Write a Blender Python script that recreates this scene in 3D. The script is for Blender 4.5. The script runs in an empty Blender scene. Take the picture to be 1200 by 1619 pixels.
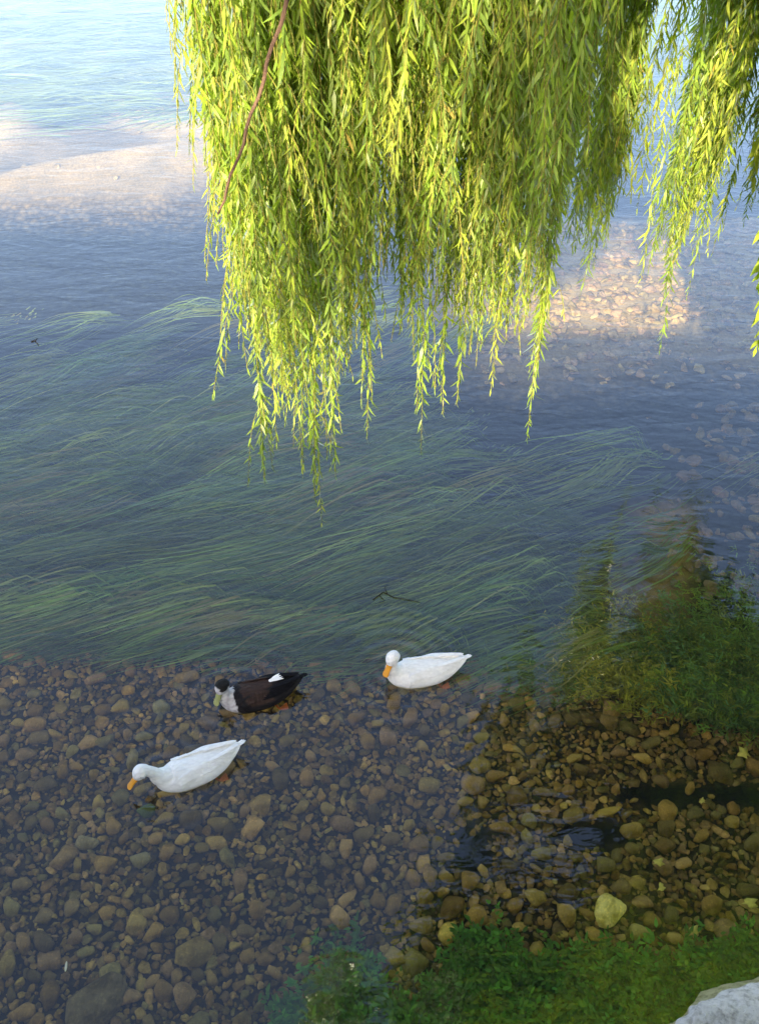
import bpy, math, random
import numpy as np
from mathutils import Vector, Matrix

R = math.radians
rng = np.random.default_rng(7)
random.seed(7)
S = bpy.context.scene

# ---------------------------------------------------------------- camera, sky, sun, exposure
CAM_H = 4.2
PITCH = 42.0          # degrees below the horizon
FPX = 1522.0          # focal length in pixels of the 1200 x 1619 photograph
cam_d = bpy.data.cameras.new('camera')
cam = bpy.data.objects.new('camera', cam_d)
S.collection.objects.link(cam)
cam.location = (0, 0, CAM_H)
cam.rotation_euler = (R(90 - PITCH), 0, 0)
cam_d.sensor_fit = 'VERTICAL'
cam_d.sensor_height = 24
cam_d.lens = 24 * FPX / 1619.0
cam_d.clip_start = 0.05
cam_d.clip_end = 2000
S.camera = cam

SUN_EL, SUN_HEAD = 27.0, 14.0     # light travels towards +y, turned towards +x by SUN_HEAD
W = bpy.data.worlds.new('World'); S.world = W
W.use_nodes = True
nt = W.node_tree; nt.nodes.clear()
sky = nt.nodes.new('ShaderNodeTexSky'); sky.sky_type = 'NISHITA'; sky.sun_disc = False
sky.sun_elevation = R(SUN_EL); sky.sun_rotation = R(180 + SUN_HEAD)
sky.air_density = 1.0; sky.dust_density = 3.2; sky.ozone_density = 2.5
bg = nt.nodes.new('ShaderNodeBackground'); bg.inputs['Strength'].default_value = 0.15
ow = nt.nodes.new('ShaderNodeOutputWorld')
nt.links.new(sky.outputs[0], bg.inputs[0]); nt.links.new(bg.outputs[0], ow.inputs[0])
sd = bpy.data.lights.new('sun', 'SUN'); sd.energy = 4.4; sd.angle = R(0.6); sd.color = (1.0, 0.90, 0.70)
sun = bpy.data.objects.new('sun', sd); S.collection.objects.link(sun)
ldir = Vector((math.sin(R(SUN_HEAD)) * math.cos(R(SUN_EL)), math.cos(R(SUN_HEAD)) * math.cos(R(SUN_EL)), -math.sin(R(SUN_EL))))
sun.rotation_euler = ldir.to_track_quat('-Z', 'Y').to_euler()
S.view_settings.view_transform = 'Standard'
S.view_settings.look = 'None'
S.view_settings.gamma = 1.0
S.view_settings.exposure = 1.9
S.view_settings.use_white_balance = True      # the camera's white balance for open shade
S.view_settings.white_balance_temperature = 7700
S.view_settings.white_balance_tint = 13
S.render.engine = 'CYCLES'
S.cycles.max_bounces = 8
S.cycles.transparent_max_bounces = 16
S.cycles.sample_clamp_indirect = 4.0

# ---------------------------------------------------------------- helpers
cp, sp = math.cos(R(PITCH)), math.sin(R(PITCH))
def ray(px, py):
    u = (px - 600) / FPX; v = (809.5 - py) / FPX
    return np.array([u, cp + v * sp, -sp + v * cp])
def P(px, py, z=0.0):                      # point of the plane z seen at a photo pixel
    d = ray(px, py); t = (z - CAM_H) / d[2]
    return np.array([d[0] * t, d[1] * t, z])
def PD(px, py, Y):                         # point at distance y = Y seen at a photo pixel
    d = ray(px, py); t = Y / d[1]
    return np.array([d[0] * t, Y, CAM_H + d[2] * t])
def PM(px, py, Y):                         # point whose mirror image in the water shows at that pixel
    p = PD(px, py, Y); return np.array([p[0], Y, -p[2]])
def to_px(x, y, z):
    d = y * cp + (CAM_H - z) * sp
    return 600 + x / d * FPX, 809.5 - (y * sp - (CAM_H - z) * cp) / d * FPX

def tag(o, label=None, cat=None, group=None, kind=None):
    if label: o['label'] = label
    if cat: o['category'] = cat
    if group: o['group'] = group
    if kind: o['kind'] = kind
    return o
def empty(name, loc, rz=0.0):
    o = bpy.data.objects.new(name, None); o.location = loc; o.rotation_euler = (0, 0, rz)
    S.collection.objects.link(o); return o
def mesh(name, v, faces, mat, parent=None, col=None, smooth=True, loc=None):
    """v (N,3); faces: list of int arrays, each (M,k)"""
    v = np.asarray(v, dtype=np.float32)
    me = bpy.data.meshes.new(name)
    me.vertices.add(len(v)); me.vertices.foreach_set('co', v.ravel())
    fl = [np.asarray(f, dtype=np.int32) for f in faces if len(f)]
    nl = sum(f.size for f in fl); nf = sum(len(f) for f in fl)
    me.loops.add(nl); me.loops.foreach_set('vertex_index', np.concatenate([f.ravel() for f in fl]))
    tot = np.concatenate([np.full(len(f), f.shape[1], dtype=np.int32) for f in fl])
    st = np.concatenate([[0], np.cumsum(tot)[:-1]]).astype(np.int32)
    me.polygons.add(nf); me.polygons.foreach_set('loop_start', st)
    try: me.polygons.foreach_set('loop_total', tot)
    except Exception: pass
    me.update(calc_edges=True)
    if smooth: me.polygons.foreach_set('use_smooth', np.ones(nf, dtype=bool))
    if col is not None:
        a = me.color_attributes.new('Col', 'FLOAT_COLOR', 'POINT')
        c = np.ones((len(v), 4), dtype=np.float32); c[:, :3] = col
        a.data.foreach_set('color', c.ravel())
    me.materials.append(mat)
    o = bpy.data.objects.new(name, me); S.collection.objects.link(o)
    if parent: o.parent = parent
    if loc is not None: o.location = loc
    return o

class N:                                    # tiny node helper
    def __init__(s, name):
        s.m = bpy.data.materials.new(name); s.m.use_nodes = True
        s.t = s.m.node_tree; s.t.nodes.clear()
        s.out = s.t.nodes.new('ShaderNodeOutputMaterial')
    def n(s, typ, **kw):
        x = s.t.nodes.new('ShaderNode' + typ)
        for k, v in kw.items():
            if k in x.inputs: x.inputs[k].default_value = v
            else: setattr(x, k, v)
        return x
    def l(s, a, b): s.t.links.new(a, b)
    def noise(s, scale, detail=4, rough=.6, vec=None, dist=0.0):
        x = s.n('TexNoise'); x.inputs['Scale'].default_value = scale; x.inputs['Detail'].default_value = detail
        x.inputs['Roughness'].default_value = rough; x.inputs['Distortion'].default_value = dist
        if vec is not None: s.l(vec, x.inputs['Vector'])
        return x.outputs['Fac']
    def coord(s, kind='Object', scale=(1, 1, 1), rot=(0, 0, 0)):
        c = s.n('TexCoord'); m = s.n('Mapping'); m.inputs['Scale'].default_value = scale; m.inputs['Rotation'].default_value = rot
        s.l(c.outputs[kind], m.inputs[0]); return m.outputs[0]
    def ramp(s, fac, stops):
        r = s.n('ValToRGB'); e = r.color_ramp.elements
        while len(e) < len(stops): e.new(0.5)
        for i, (p, c) in enumerate(stops):
            e[i].position = p; e[i].color = (*c, 1) if len(c) == 3 else c
        s.l(fac, r.inputs[0]); return r.outputs[0]
    def mix(s, a, b, fac, mode='MIX'):
        x = s.n('Mix', data_type='RGBA', blend_type=mode)
        for i, q in ((6, a), (7, b), (0, fac)):
            if hasattr(q, 'is_output'): s.l(q, x.inputs[i])
            else: x.inputs[i].default_value = q if i == 0 else (*q, 1)
        return x.outputs[2]
    def math(s, op, a, b=0.0, c=0.0):
        x = s.n('Math', operation=op)
        for i, q in enumerate((a, b, c)):
            if hasattr(q, 'is_output'): s.l(q, x.inputs[i])
            else: x.inputs[i].default_value = q
        return x.outputs[0]
    def bump(s, h, strength, dist):
        b = s.n('Bump'); b.inputs['Strength'].default_value = strength; b.inputs['Distance'].default_value = dist
        s.l(h, b.inputs['Height']); return b.outputs[0]
    def principled(s, col, rough=.6, spec=.4, normal=None, **kw):
        p = s.n('BsdfPrincipled')
        if hasattr(col, 'is_output'): s.l(col, p.inputs['Base Color'])
        else: p.inputs['Base Color'].default_value = (*col, 1)
        if hasattr(rough, 'is_output'): s.l(rough, p.inputs['Roughness'])
        else: p.inputs['Roughness'].default_value = rough
        p.inputs['Specular IOR Level'].default_value = spec
        if normal is not None: s.l(normal, p.inputs['Normal'])
        for k, v in kw.items(): p.inputs[k].default_value = v
        s.l(p.outputs[0], s.out.inputs[0]); return p
    def attr(s):
        a = s.n('Attribute', attribute_name='Col'); return a.outputs['Color']

# ---------------------------------------------------------------- materials
def m_leaf(name, tr=0.5, wet=False):
    k = N(name); c = k.attr()
    n = k.noise(30, 2, vec=k.coord())
    c2 = k.mix(c, k.mix(c, (0.55, 0.62, 0.30), 0.25), n)
    d = k.n('BsdfDiffuse'); k.l(c2, d.inputs[0])
    t = k.n('BsdfTranslucent')
    tc = k.mix(c2, (1.32, 1.38, 0.26), 1.0, 'MULTIPLY'); k.l(tc, t.inputs[0])
    m = k.n('MixShader'); m.inputs[0].default_value = tr; k.l(d.outputs[0], m.inputs[1]); k.l(t.outputs[0], m.inputs[2])
    if wet: k.l(m.outputs[0], k.out.inputs[0]); return k.m
    g = k.n('BsdfGlossy', Roughness=0.38); g.inputs[0].default_value = (.9, .95, .9, 1)
    lw = k.n('Fresnel', IOR=1.4)
    m2 = k.n('MixShader'); k.l(k.math('MULTIPLY', lw.outputs[0], 0.6), m2.inputs[0]); k.l(m.outputs[0], m2.inputs[1]); k.l(g.outputs[0], m2.inputs[2])
    k.l(m2.outputs[0], k.out.inputs[0]); return k.m
M_LEAF = m_leaf('willow_leaf')
M_LEAF_UP = m_leaf('upper_willow_leaf', .5, True)
M_WEED = m_leaf('water_weed', .35, True)
def m_stone(name):
    k = N(name); c = k.attr(); v = k.coord('Object')
    n1 = k.noise(9, 5, .65, v); n2 = k.noise(60, 4, .7, v)
    c1 = k.mix(c, k.mix(c, (.45, .42, .25), 1.0, 'MULTIPLY'), k.ramp(n1, [(.42, (0, 0, 0)), (.62, (1, 1, 1))]))
    c2 = k.mix(c1, k.mix(c1, (1.7, 1.6, 1.35), 1.0, 'MULTIPLY'), k.ramp(n2, [(.5, (0, 0, 0)), (.72, (1, 1, 1))]))
    k.principled(c2, .9, .05, k.bump(k.math('ADD', k.math('MULTIPLY', n1, .6), k.math('MULTIPLY', n2, .3)), .8, .02)); return k.m
M_STONE = m_stone('river_stone')
def m_bed():
    k = N('riverbed'); c = k.attr(); v = k.coord('Object')
    vo = k.n('TexVoronoi', Scale=13.0, Randomness=1.0); 
    wv = k.n('Vector' 'Math', operation='ADD')
    k.l(v, vo.inputs['Vector'])
    vr = k.ramp(vo.outputs['Color'], [(0, (.55, .5, .42)), (.5, (1, .95, .85)), (1, (1.5, 1.35, 1.1))])
    edge = k.ramp(vo.outputs['Distance'], [(.25, (1, 1, 1)), (.62, (.35, .35, .35))])
    n = k.noise(1.2, 6, .6, v); n2 = k.noise(40, 4, .7, v)
    sp_ = k.n('SeparateColor'); k.l(c, sp_.inputs[0]); soft = k.math('SUBTRACT', 1.0, k.ramp(sp_.outputs[0], [(.06, (0, 0, 0)), (.22, (.90, .90, .90))]))
    b = k.mix(c, vr, soft, 'MULTIPLY'); b = k.mix(b, edge, soft, 'MULTIPLY')
    b = k.mix(b, k.ramp(n, [(.3, (.6, .62, .6)), (.7, (1.3, 1.25, 1.2))]), 1.0, 'MULTIPLY')
    b = k.mix(b, k.ramp(n2, [(.35, (.7, .7, .7)), (.7, (1.25, 1.25, 1.2))]), 1.0, 'MULTIPLY')
    h = k.math('SUBTRACT', 1.0, vo.outputs['Distance'])
    k.principled(b, .9, .1, k.bump(k.math('MULTIPLY', h, soft), .8, .03)); return k.m
M_BED = m_bed()
def m_bark(name, a, b):
    k = N(name); v = k.coord('Object', (8, 8, 1.5))
    n = k.noise(3, 6, .7, v)
    k.principled(k.ramp(n, [(.3, a), (.7, b)]), .85, .2, k.bump(n, .8, .03)); return k.m
M_BARK = m_bark('bark', (.05, .035, .025), (.22, .16, .11))
M_TWIG = m_bark('reddish_twig', (.08, .05, .035), (.20, .125, .09))
M_STEM = m_bark('green_stem', (.16, .18, .04), (.30, .26, .07))
M_DARKTWIG = m_bark('wet_twig', (.012, .010, .008), (.04, .03, .02))
def plain(name, c, rough=.5, spec=.4, sc=20, amt=.15, bump=.2):
    k = N(name); n = k.noise(sc, 4, .6, k.coord())
    a = tuple(x * (1 - amt) for x in c); b = tuple(min(1, x * (1 + amt)) for x in c)
    k.principled(k.ramp(n, [(.3, a), (.7, b)]), rough, spec, k.bump(n, bump, .01)); return k.m

# ---------------------------------------------------------------- riverbed
def fn(x, y, s):                            # cheap smooth noise field
    return (np.sin(x * 1.7 * s + 1.3 + 1.1 * np.sin(y * 1.1 * s)) + np.sin(y * 2.3 * s + .7 + 1.3 * np.sin(x * .9 * s)) + np.sin((x + y) * 1.3 * s + 2.1)) / 3
SHELF_P = [(-400, 1000), (0, 1012), (300, 1030), (500, 1045), (750, 1085), (950, 1115), (1200, 1165), (1700, 1230)]
shelf = np.array([P(a, b, -.4)[:2] for a, b in SHELF_P])
def shelf_y(x): return np.interp(x, shelf[:, 0], shelf[:, 1]) + .05 * np.sin(x * 5) + .03 * np.sin(x * 13 + 1)
def sstep(a, b, x): t = np.clip((x - a) / (b - a), 0, 1); return t * t * (3 - 2 * t)
far_l = lambda x, y: sstep(11.0, 12.2, y + .7 * fn(x, y, .6)) * sstep(16.0, 14.6, y + .7 * fn(x + 2, y, .8)) * sstep(.5, -1.5, x) * (.55 + .45 * sstep(-.35, .1, fn(x, y + 1, 1.1)))
far_r = lambda x, y: sstep(6.9, 8.1, y + .4 * fn(x, y, .7)) * sstep(11.2, 9.8, y) * sstep(.2, 1.6, x)
def bed_z(x, y):
    z = -.38 - .5 * sstep(0, .7, y - shelf_y(x))
    z = z + .03 * fn(x, y, 1.0)
    z = z + .3 * np.maximum(far_l(x, y), far_r(x, y)) - .25 * sstep(6.3, 7.5, y) * sstep(0, -2, x) * (1 - far_l(x, y))
    bank = sstep(1.9, 1.0, y - .18 * np.minimum(0, x) * 0 + 0.0 - .0 * x)
    z = z + bank * .22
    z = z + 1.2 * sstep(38, 55, y) + 1.2 * sstep(30, 50, np.abs(x))
    return z
xs = np.concatenate([np.linspace(-900, -12, 14)[:-1], np.linspace(-12, 12, 400), np.linspace(12, 900, 14)[1:]])
ys = np.concatenate([np.linspace(-60, .2, 8)[:-1], np.linspace(.2, 20, 330), np.geomspace(20.3, 1500, 22)])
X, Y = np.meshgrid(xs, ys); Z = bed_z(X, Y)
nx, ny = len(xs), len(ys)
idx = np.arange(nx * ny).reshape(ny, nx)
F = np.stack([idx[:-1, :-1], idx[:-1, 1:], idx[1:, 1:], idx[1:, :-1]], -1).reshape(-1, 4)
grav = 1 - sstep(-.1, .35, Y - shelf_y(X))
fr = np.maximum(far_l(X, Y), far_r(X, Y))
mud = np.array([.014, .024, .030]); gravel = np.array([.060, .047, .026]); sand = np.array([.38, .32, .21]); grass = np.array([.07, .10, .03])
C = mud[None, None] * np.ones(X.shape + (3,))
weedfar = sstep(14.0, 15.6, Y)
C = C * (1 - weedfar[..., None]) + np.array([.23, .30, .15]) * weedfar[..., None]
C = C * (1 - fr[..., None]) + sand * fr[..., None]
C = C * (1 - grav[..., None]) + gravel * grav[..., None]
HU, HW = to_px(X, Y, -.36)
mf = (sstep(960, 1060, HU + 30 * fn(X, Y, 3)) * sstep(690, 740, HW) * sstep(1010, 930, HW) * sstep(1150, 1090, HU))[..., None]; C = C * (1 - mf) + np.array([.24, .165, .06]) * mf   # ochre bed, brightened to paint in the golden reflection column
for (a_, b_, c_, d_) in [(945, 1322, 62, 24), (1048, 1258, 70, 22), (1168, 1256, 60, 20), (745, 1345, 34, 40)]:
    hf = sstep(1.5, .8, ((HU - a_) / c_) ** 2 + ((HW - b_) / d_) ** 2)[..., None]; C = C * (1 - hf) + np.array([.008, .007, .004]) * hf   # near-black patches in the bed colour, kept free of stones
land = sstep(-.1, .15, Z); C = C * (1 - land[..., None]) + grass * land[..., None]
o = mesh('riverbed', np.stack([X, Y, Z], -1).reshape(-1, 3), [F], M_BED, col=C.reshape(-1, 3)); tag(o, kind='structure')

# ---------------------------------------------------------------- water surface
DUCKS = [((607, 1060), (722, 1045)), ((350, 1105), (462, 1072)), ((240, 1228), (366, 1185))]
def m_water():
    k = N('water'); v = k.coord('Object')
    a = k.noise(1.0, 4, .55, k.coord('Object', (1.1, 2.6, 1), (0, 0, R(18))), .4)
    b = k.noise(1.0, 3, .5, k.coord('Object', (5, 11, 1), (0, 0, R(14))), .8)
    h = k.math('ADD', k.math('MULTIPLY', a, .008), k.math('MULTIPLY', b, .0030))
    for (bx, tx) in DUCKS:                   # small rings where each duck's breast meets the water
        c = P(bx[0] + 14, bx[1], 0)
        s = k.n('VectorMath', operation='DISTANCE'); k.l(v, s.inputs[0]); s.inputs[1].default_value = (c[0], c[1], 0)
        w = k.math('SINE', k.math('MULTIPLY', s.outputs['Value'], 75.0))
        f = k.math('POWER', 2.718, k.math('MULTIPLY', s.outputs['Value'], -4.0))
        h = k.math('ADD', h, k.math('MULTIPLY', k.math('MULTIPLY', w, f), .0030))
    nm = k.bump(h, 1.0, 1.0)
    ge = k.n('NewGeometry'); dt = k.n('VectorMath', operation='DOT_PRODUCT'); k.l(ge.outputs['Incoming'], dt.inputs[0]); k.l(nm, dt.inputs[1])
    cs = k.math('ABSOLUTE', dt.outputs['Value'])          # Schlick reflectance, the same from both sides of the sheet
    R0 = .062
    fres = k.math('ADD', R0, k.math('MULTIPLY', 1 - R0, k.math('POWER', k.math('SUBTRACT', 1.0, cs), 2.7)))
    gl = k.n('BsdfGlossy', Roughness=.02); gl.inputs[0].default_value = (.90, .94, 1.0, 1); k.l(nm, gl.inputs['Normal'])
    tr = k.n('BsdfTransparent'); tr.inputs[0].default_value = (.95, .91, .74, 1)
    df = k.n('BsdfDiffuse'); df.inputs[0].default_value = (.34, .42, .52, 1)
    m1 = k.n('MixShader'); m1.inputs[0].default_value = .014
    k.l(tr.outputs[0], m1.inputs[1]); k.l(df.outputs[0], m1.inputs[2])
    m2 = k.n('MixShader'); k.l(fres, m2.inputs[0]); k.l(m1.outputs[0], m2.inputs[1]); k.l(gl.outputs[0], m2.inputs[2])
    k.l(m2.outputs[0], k.out.inputs[0]); return k.m
M_WATER = m_water()
wv = np.array([[-900, -4, 0], [900, -4, 0], [900, 1500, 0], [-900, 1500, 0]], float)
o = mesh('water', wv, [np.array([[0, 1, 2, 3]])], M_WATER); tag(o, kind='structure')

# ---------------------------------------------------------------- stones
import bmesh
bm = bmesh.new(); bmesh.ops.create_icosphere(bm, subdivisions=3, radius=1)
ICO = np.array([v.co[:] for v in bm.verts]); ICOF = np.array([[v.index for v in f.verts] for f in bm.faces]); bm.free()
bm = bmesh.new(); bmesh.ops.create_icosphere(bm, subdivisions=6, radius=1)
ICO5 = np.array([v.co[:] for v in bm.verts]); ICO5F = np.array([[v.index for v in f.verts] for f in bm.faces]); bm.free()
def stone_shape(r, base=ICO, p=22, k=10, rough=.02):
    n = r.normal(size=(k, 3)); n /= np.linalg.norm(n, axis=1)[:, None]
    d = r.uniform(.62, 1.0, k)
    q = np.maximum(base @ n.T, 0) / d
    rad = ((q ** p).sum(1) + .75 ** p) ** (-1 / p)
    v = base * rad[:, None]
    v = v * (1 + rough * np.sin(v @ r.normal(size=(3, 3)) * 6).sum(1))[:, None]
    return v / np.abs(v).max(0)
STONES = [stone_shape(rng) for _ in range(28)]
def rot_z(a):
    c, s = math.cos(a), math.sin(a); return np.array([[c, -s, 0], [s, c, 0], [0, 0, 1]])
PAL = np.array([1.5, 1.3, .92]) * np.array([[.20, .150, .065], [.155, .115, .052], [.24, .195, .095], [.125, .105, .065], [.17, .125, .065],
                [.20, .17, .075], [.10, .085, .045], [.26, .20, .12], [.17, .13, .095], [.14, .135, .075]])
def stone_col():
    c = PAL[rng.integers(len(PAL))] * rng.uniform(.65, 1.35); return c
def stone_verts(L, tmpl=None, tilt=.22):
    t = STONES[rng.integers(len(STONES))] if tmpl is None else tmpl
    sc = np.array([L / 2, L / 2 * rng.uniform(.5, .95), L / 2 * rng.uniform(.28, .48)])
    m = rot_z(rng.uniform(0, 6.28)) @ np.array(Matrix.Rotation(rng.normal(0, tilt), 3, 'X')) @ np.array(Matrix.Rotation(rng.normal(0, tilt), 3, 'Y'))
    return (t * sc) @ m.T, sc[2]

# the few stones that stand out: (px, py, length m, (sx, sy, sz), rotation, colour, label)
special = [
    (963, 1438, .185, (.5, .42, .30), .5, (.90, .80, .30), 'pale yellow angular rock, brightest on the amber riverbed above the green weed'),
    (711, 1473, .135, (.5, .40, .30), 1.2, (.62, .47, .13), 'ochre blocky stone in the dark patch just left of the green weed'),
    (142, 1592, .36, (.5, .36, .14), .9, (.165, .130, .070), 'large flat olive brown slab, biggest stone at the lower left corner'),
    (1011, 1468, .115, (.5, .33, .25), -.2, (.40, .33, .12), 'oval tan pebble just below the pale yellow angular rock'),
    (1033, 1452, .115, (.38, .5, .25), .2, (.24, .16, .05), 'rounded brown pebble to the right of the pale yellow angular rock'),
    (960, 1283, .17, (.5, .17, .14), .25, (.38, .28, .07), 'long narrow amber stone lying between the two dark patches in the riverbed'),
    (217, 1352, .13, (.5, .38, .22), -.15, (.26, .23, .12), 'smooth tan oval stone below the foremost white duck'),
    (134, 1323, .135, (.5, .33, .22), .0, (.27, .23, .13), 'tan oval stone with lighter top on the left of the gravel'),
    (965, 1118, .15, (.36, .5, .30), .1, (.34, .24, .12), 'upright brown stone at the edge of the dark green weed'),
    (300, 1500, .22, (.5, .40, .16), .4, (.25, .18, .06), 'broad rust and ochre flat stone in the lower left gravel'),
    (255, 1110, .13, (.42, .5, .20), .3, (.26, .24, .13), 'olive stone up and left of the black and white duck'),
    (232, 1273, .12, (.5, .4, .25), .3, (.09, .13, .03), 'mossy dark green stone under the bill of the foremost white duck'),
    (475, 1592, .16, (.4, .5, .25), .3, (.30, .17, .05), 'orange brown stone beside the green weed at the bottom edge'),
]
placed = []
for px, py, L, sc, rz, c, lab in special:
    p = P(px, py, -.33); zb = bed_z(p[0], p[1])
    base = stone_shape(rng, ICO5 if L > .15 else ICO, rough=.012)
    v = (base * np.array(sc) * L * np.array([1, 1, 1])) @ rot_z(rz).T
    o = mesh('river_stone', v, [ICO5F if L > .15 else ICOF], M_STONE, col=np.array(c), loc=(p[0], p[1], zb + sc[2] * L * .75))
    tag(o, lab, 'stone', 'stones standing out on the riverbed')
    placed.append((p[0], p[1], L * .42))

# dark polygon of the reflected canopy (photo pixels), used to say in words where a stone lies
DARK = [(1060, 790), (1000, 900), (950, 1050), (850, 1190), (770, 1310), (690, 1420), (640, 1500), (640, 1619), (1200, 1619), (1200, 960), (1130, 900), (1110, 760)]
def inpoly(x, y, poly):
    c = False; j = len(poly) - 1
    for i in range(len(poly)):
        xi, yi = poly[i]; xj, yj = poly[j]
        if (yi > y) != (yj > y) and x < (xj - xi) * (y - yi) / (yj - yi) + xi: c = not c
        j = i
    return c
BEDPLANT = [(440, 1619), (475, 1575), (525, 1500), (560, 1490), (590, 1540), (640, 1590), (700, 1545), (740, 1470), (800, 1480), (860, 1505), (930, 1500), (1000, 1510), (1080, 1500), (1150, 1475), (1300, 1465), (1400, 1700), (440, 1700)]

grid = {}
def near(x, y, r, cell=.12, f=.86):
    i, j = int(x // cell), int(y // cell)
    for a in range(i - 2, i + 3):
        for b in range(j - 2, j + 3):
            for (qx, qy, qr) in grid.get((a, b), ()):
                if (qx - x) ** 2 + (qy - y) ** 2 < ((qr + r) * f) ** 2: return True
    return False
def put(x, y, r, cell=.12): grid.setdefault((int(x // cell), int(y // cell)), []).append((x, y, r))
for q in placed: put(*q)
big = []
def scatter(n, lo, hi, tries=20, lift=.3, f=.86):
    out = []
    for _ in range(n):
        L = lo + (hi - lo) * rng.random() ** 1.8
        for _t in range(tries):
            x = rng.uniform(-2.6, 2.9); y = rng.uniform(1.35, 4.75)
            if y > shelf_y(x) + .05 + .25 * rng.random() ** 2: continue
            if abs(x) > .62 * y + 1.0 or in_dark_spot(x, y): continue
            r = L * .40
            if near(x, y, r, f=f): continue
            put(x, y, r); out.append((x, y, L, lift)); break
    return out
DARK_SPOTS = [(945, 1322, 62, 24), (1048, 1258, 70, 22), (1168, 1256, 60, 20), (745, 1345, 34, 40)]
def in_dark_spot(x, y):
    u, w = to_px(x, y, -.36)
    return any(((u - a) / c) ** 2 + ((w - b) / d) ** 2 < 1 + .5 * math.sin(u * .11 + w * .17) for a, b, c, d in DARK_SPOTS)
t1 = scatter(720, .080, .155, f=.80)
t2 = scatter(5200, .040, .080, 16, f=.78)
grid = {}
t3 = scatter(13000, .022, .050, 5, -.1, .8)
t1 = sorted(t1, key=lambda q: -q[2] / math.hypot(q[1], 4.4))
inview = []
rest = []
for q in t1:
    u, w = to_px(q[0], q[1], -.33)
    (inview if (-10 < u < 1210 and w < 1625 and not inpoly(u, w, BEDPLANT) and len(inview) < 285) else rest).append(q)
def zone(u, w):
    if inpoly(u, w, DARK): return 'amber river stone lying in the dark tree reflection at lower right', 'stones in the dark reflection'
    if w < 1180 and u < 330: return 'grey brown river stone in the gravel left of the black and white duck', 'stones left of the black duck'
    if w < 1240: return 'bluish grey river stone in the gravel between and right of the ducks', 'stones around the ducks'
    if u < 420: return 'olive brown river stone in the open gravel at lower left', 'stones in the lower left gravel'
    return 'reddish brown river stone in the gravel at the bottom middle', 'stones in the bottom middle gravel'
for (x, y, L, lift) in inview:
    v, hz = stone_verts(L)
    u, w = to_px(x, y, -.33); lab, g = zone(u, w)
    o = mesh('river_stone', v, [ICOF], M_STONE, col=stone_col(), loc=(x, y, bed_z(x, y) + hz * .85 + rng.uniform(0, .012)))
    tag(o, lab, 'stone', g)
VV, CC = [], []
for (x, y, L, lift) in rest + t2:
    v, hz = stone_verts(L, tilt=.35)
    dz = .006 * rng.random() + (hz * .85 if lift > 0 else hz * .5)
    VV.append(v + [x, y, bed_z(x, y) + dz]); CC.append(np.tile(stone_col(), (len(v), 1)))
bm = bmesh.new(); bmesh.ops.create_icosphere(bm, subdivisions=2, radius=1)
ICO2 = np.array([v.co[:] for v in bm.verts]); ICO2F = np.array([[v.index for v in f.verts] for f in bm.faces]); bm.free()
SMALL = [stone_shape(rng, ICO2) for _ in range(20)]; V3, C3 = [], []
for (x, y, L, lift) in t3:
    v, hz = stone_verts(L, SMALL[rng.integers(20)], .35)
    V3.append(v + [x, y, bed_z(x, y) + .006 * rng.random() + hz * .5]); C3.append(np.tile(stone_col() * .8, (len(v), 1)))
# lighter cobbles of the sunlit shallows farther out
for _ in range(2600):
    if rng.random() < .8: px, py = rng.uniform(760, 1300), rng.uniform(330, 580)
    else: px, py = rng.uniform(1030, 1300), rng.uniform(600, 900)
    q = P(px, py, -.6); x, y = q[0], q[1]
    if py < 600 and far_r(x, y) < rng.random(): continue
    if py > 600 and rng.random() > sstep(1020, 1230, px): continue
    L = rng.uniform(.05, .15)
    v, hz = stone_verts(L, tilt=.35)
    VV.append(v + [x, y, bed_z(x, y) + hz * .5])
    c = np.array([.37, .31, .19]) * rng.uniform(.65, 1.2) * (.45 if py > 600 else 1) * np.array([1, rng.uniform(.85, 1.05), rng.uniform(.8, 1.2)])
    CC.append(np.tile(c, (len(v), 1)))
for _ in range(150):
    px, py = rng.uniform(-60, 520), rng.uniform(120, 300)
    q = P(px, py, -.7); x, y = q[0], q[1]
    if far_l(x, y) < .3 + .5 * rng.random() or rng.random() < .55: continue
    v, hz = stone_verts(rng.uniform(.08, .22), tilt=.35)
    VV.append(v + [x, y, bed_z(x, y) + hz * .05])
    CC.append(np.tile(np.array([.34, .30, .21]) * rng.uniform(.8, 1.15), (len(v), 1)))
n = len(VV); off = (np.arange(n) * len(ICO))[:, None, None]; n3 = len(V3); off3 = (n * len(ICO) + np.arange(n3) * len(ICO2))[:, None, None]
o = mesh('gravel', np.concatenate(VV + V3), [(ICOF[None] + off).reshape(-1, 3), (ICO2F[None] + off3).reshape(-1, 3)], M_STONE, col=np.concatenate(CC + C3))
tag(o, 'small mixed pebbles filling the riverbed between the larger stones', 'gravel', kind='stuff')

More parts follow.
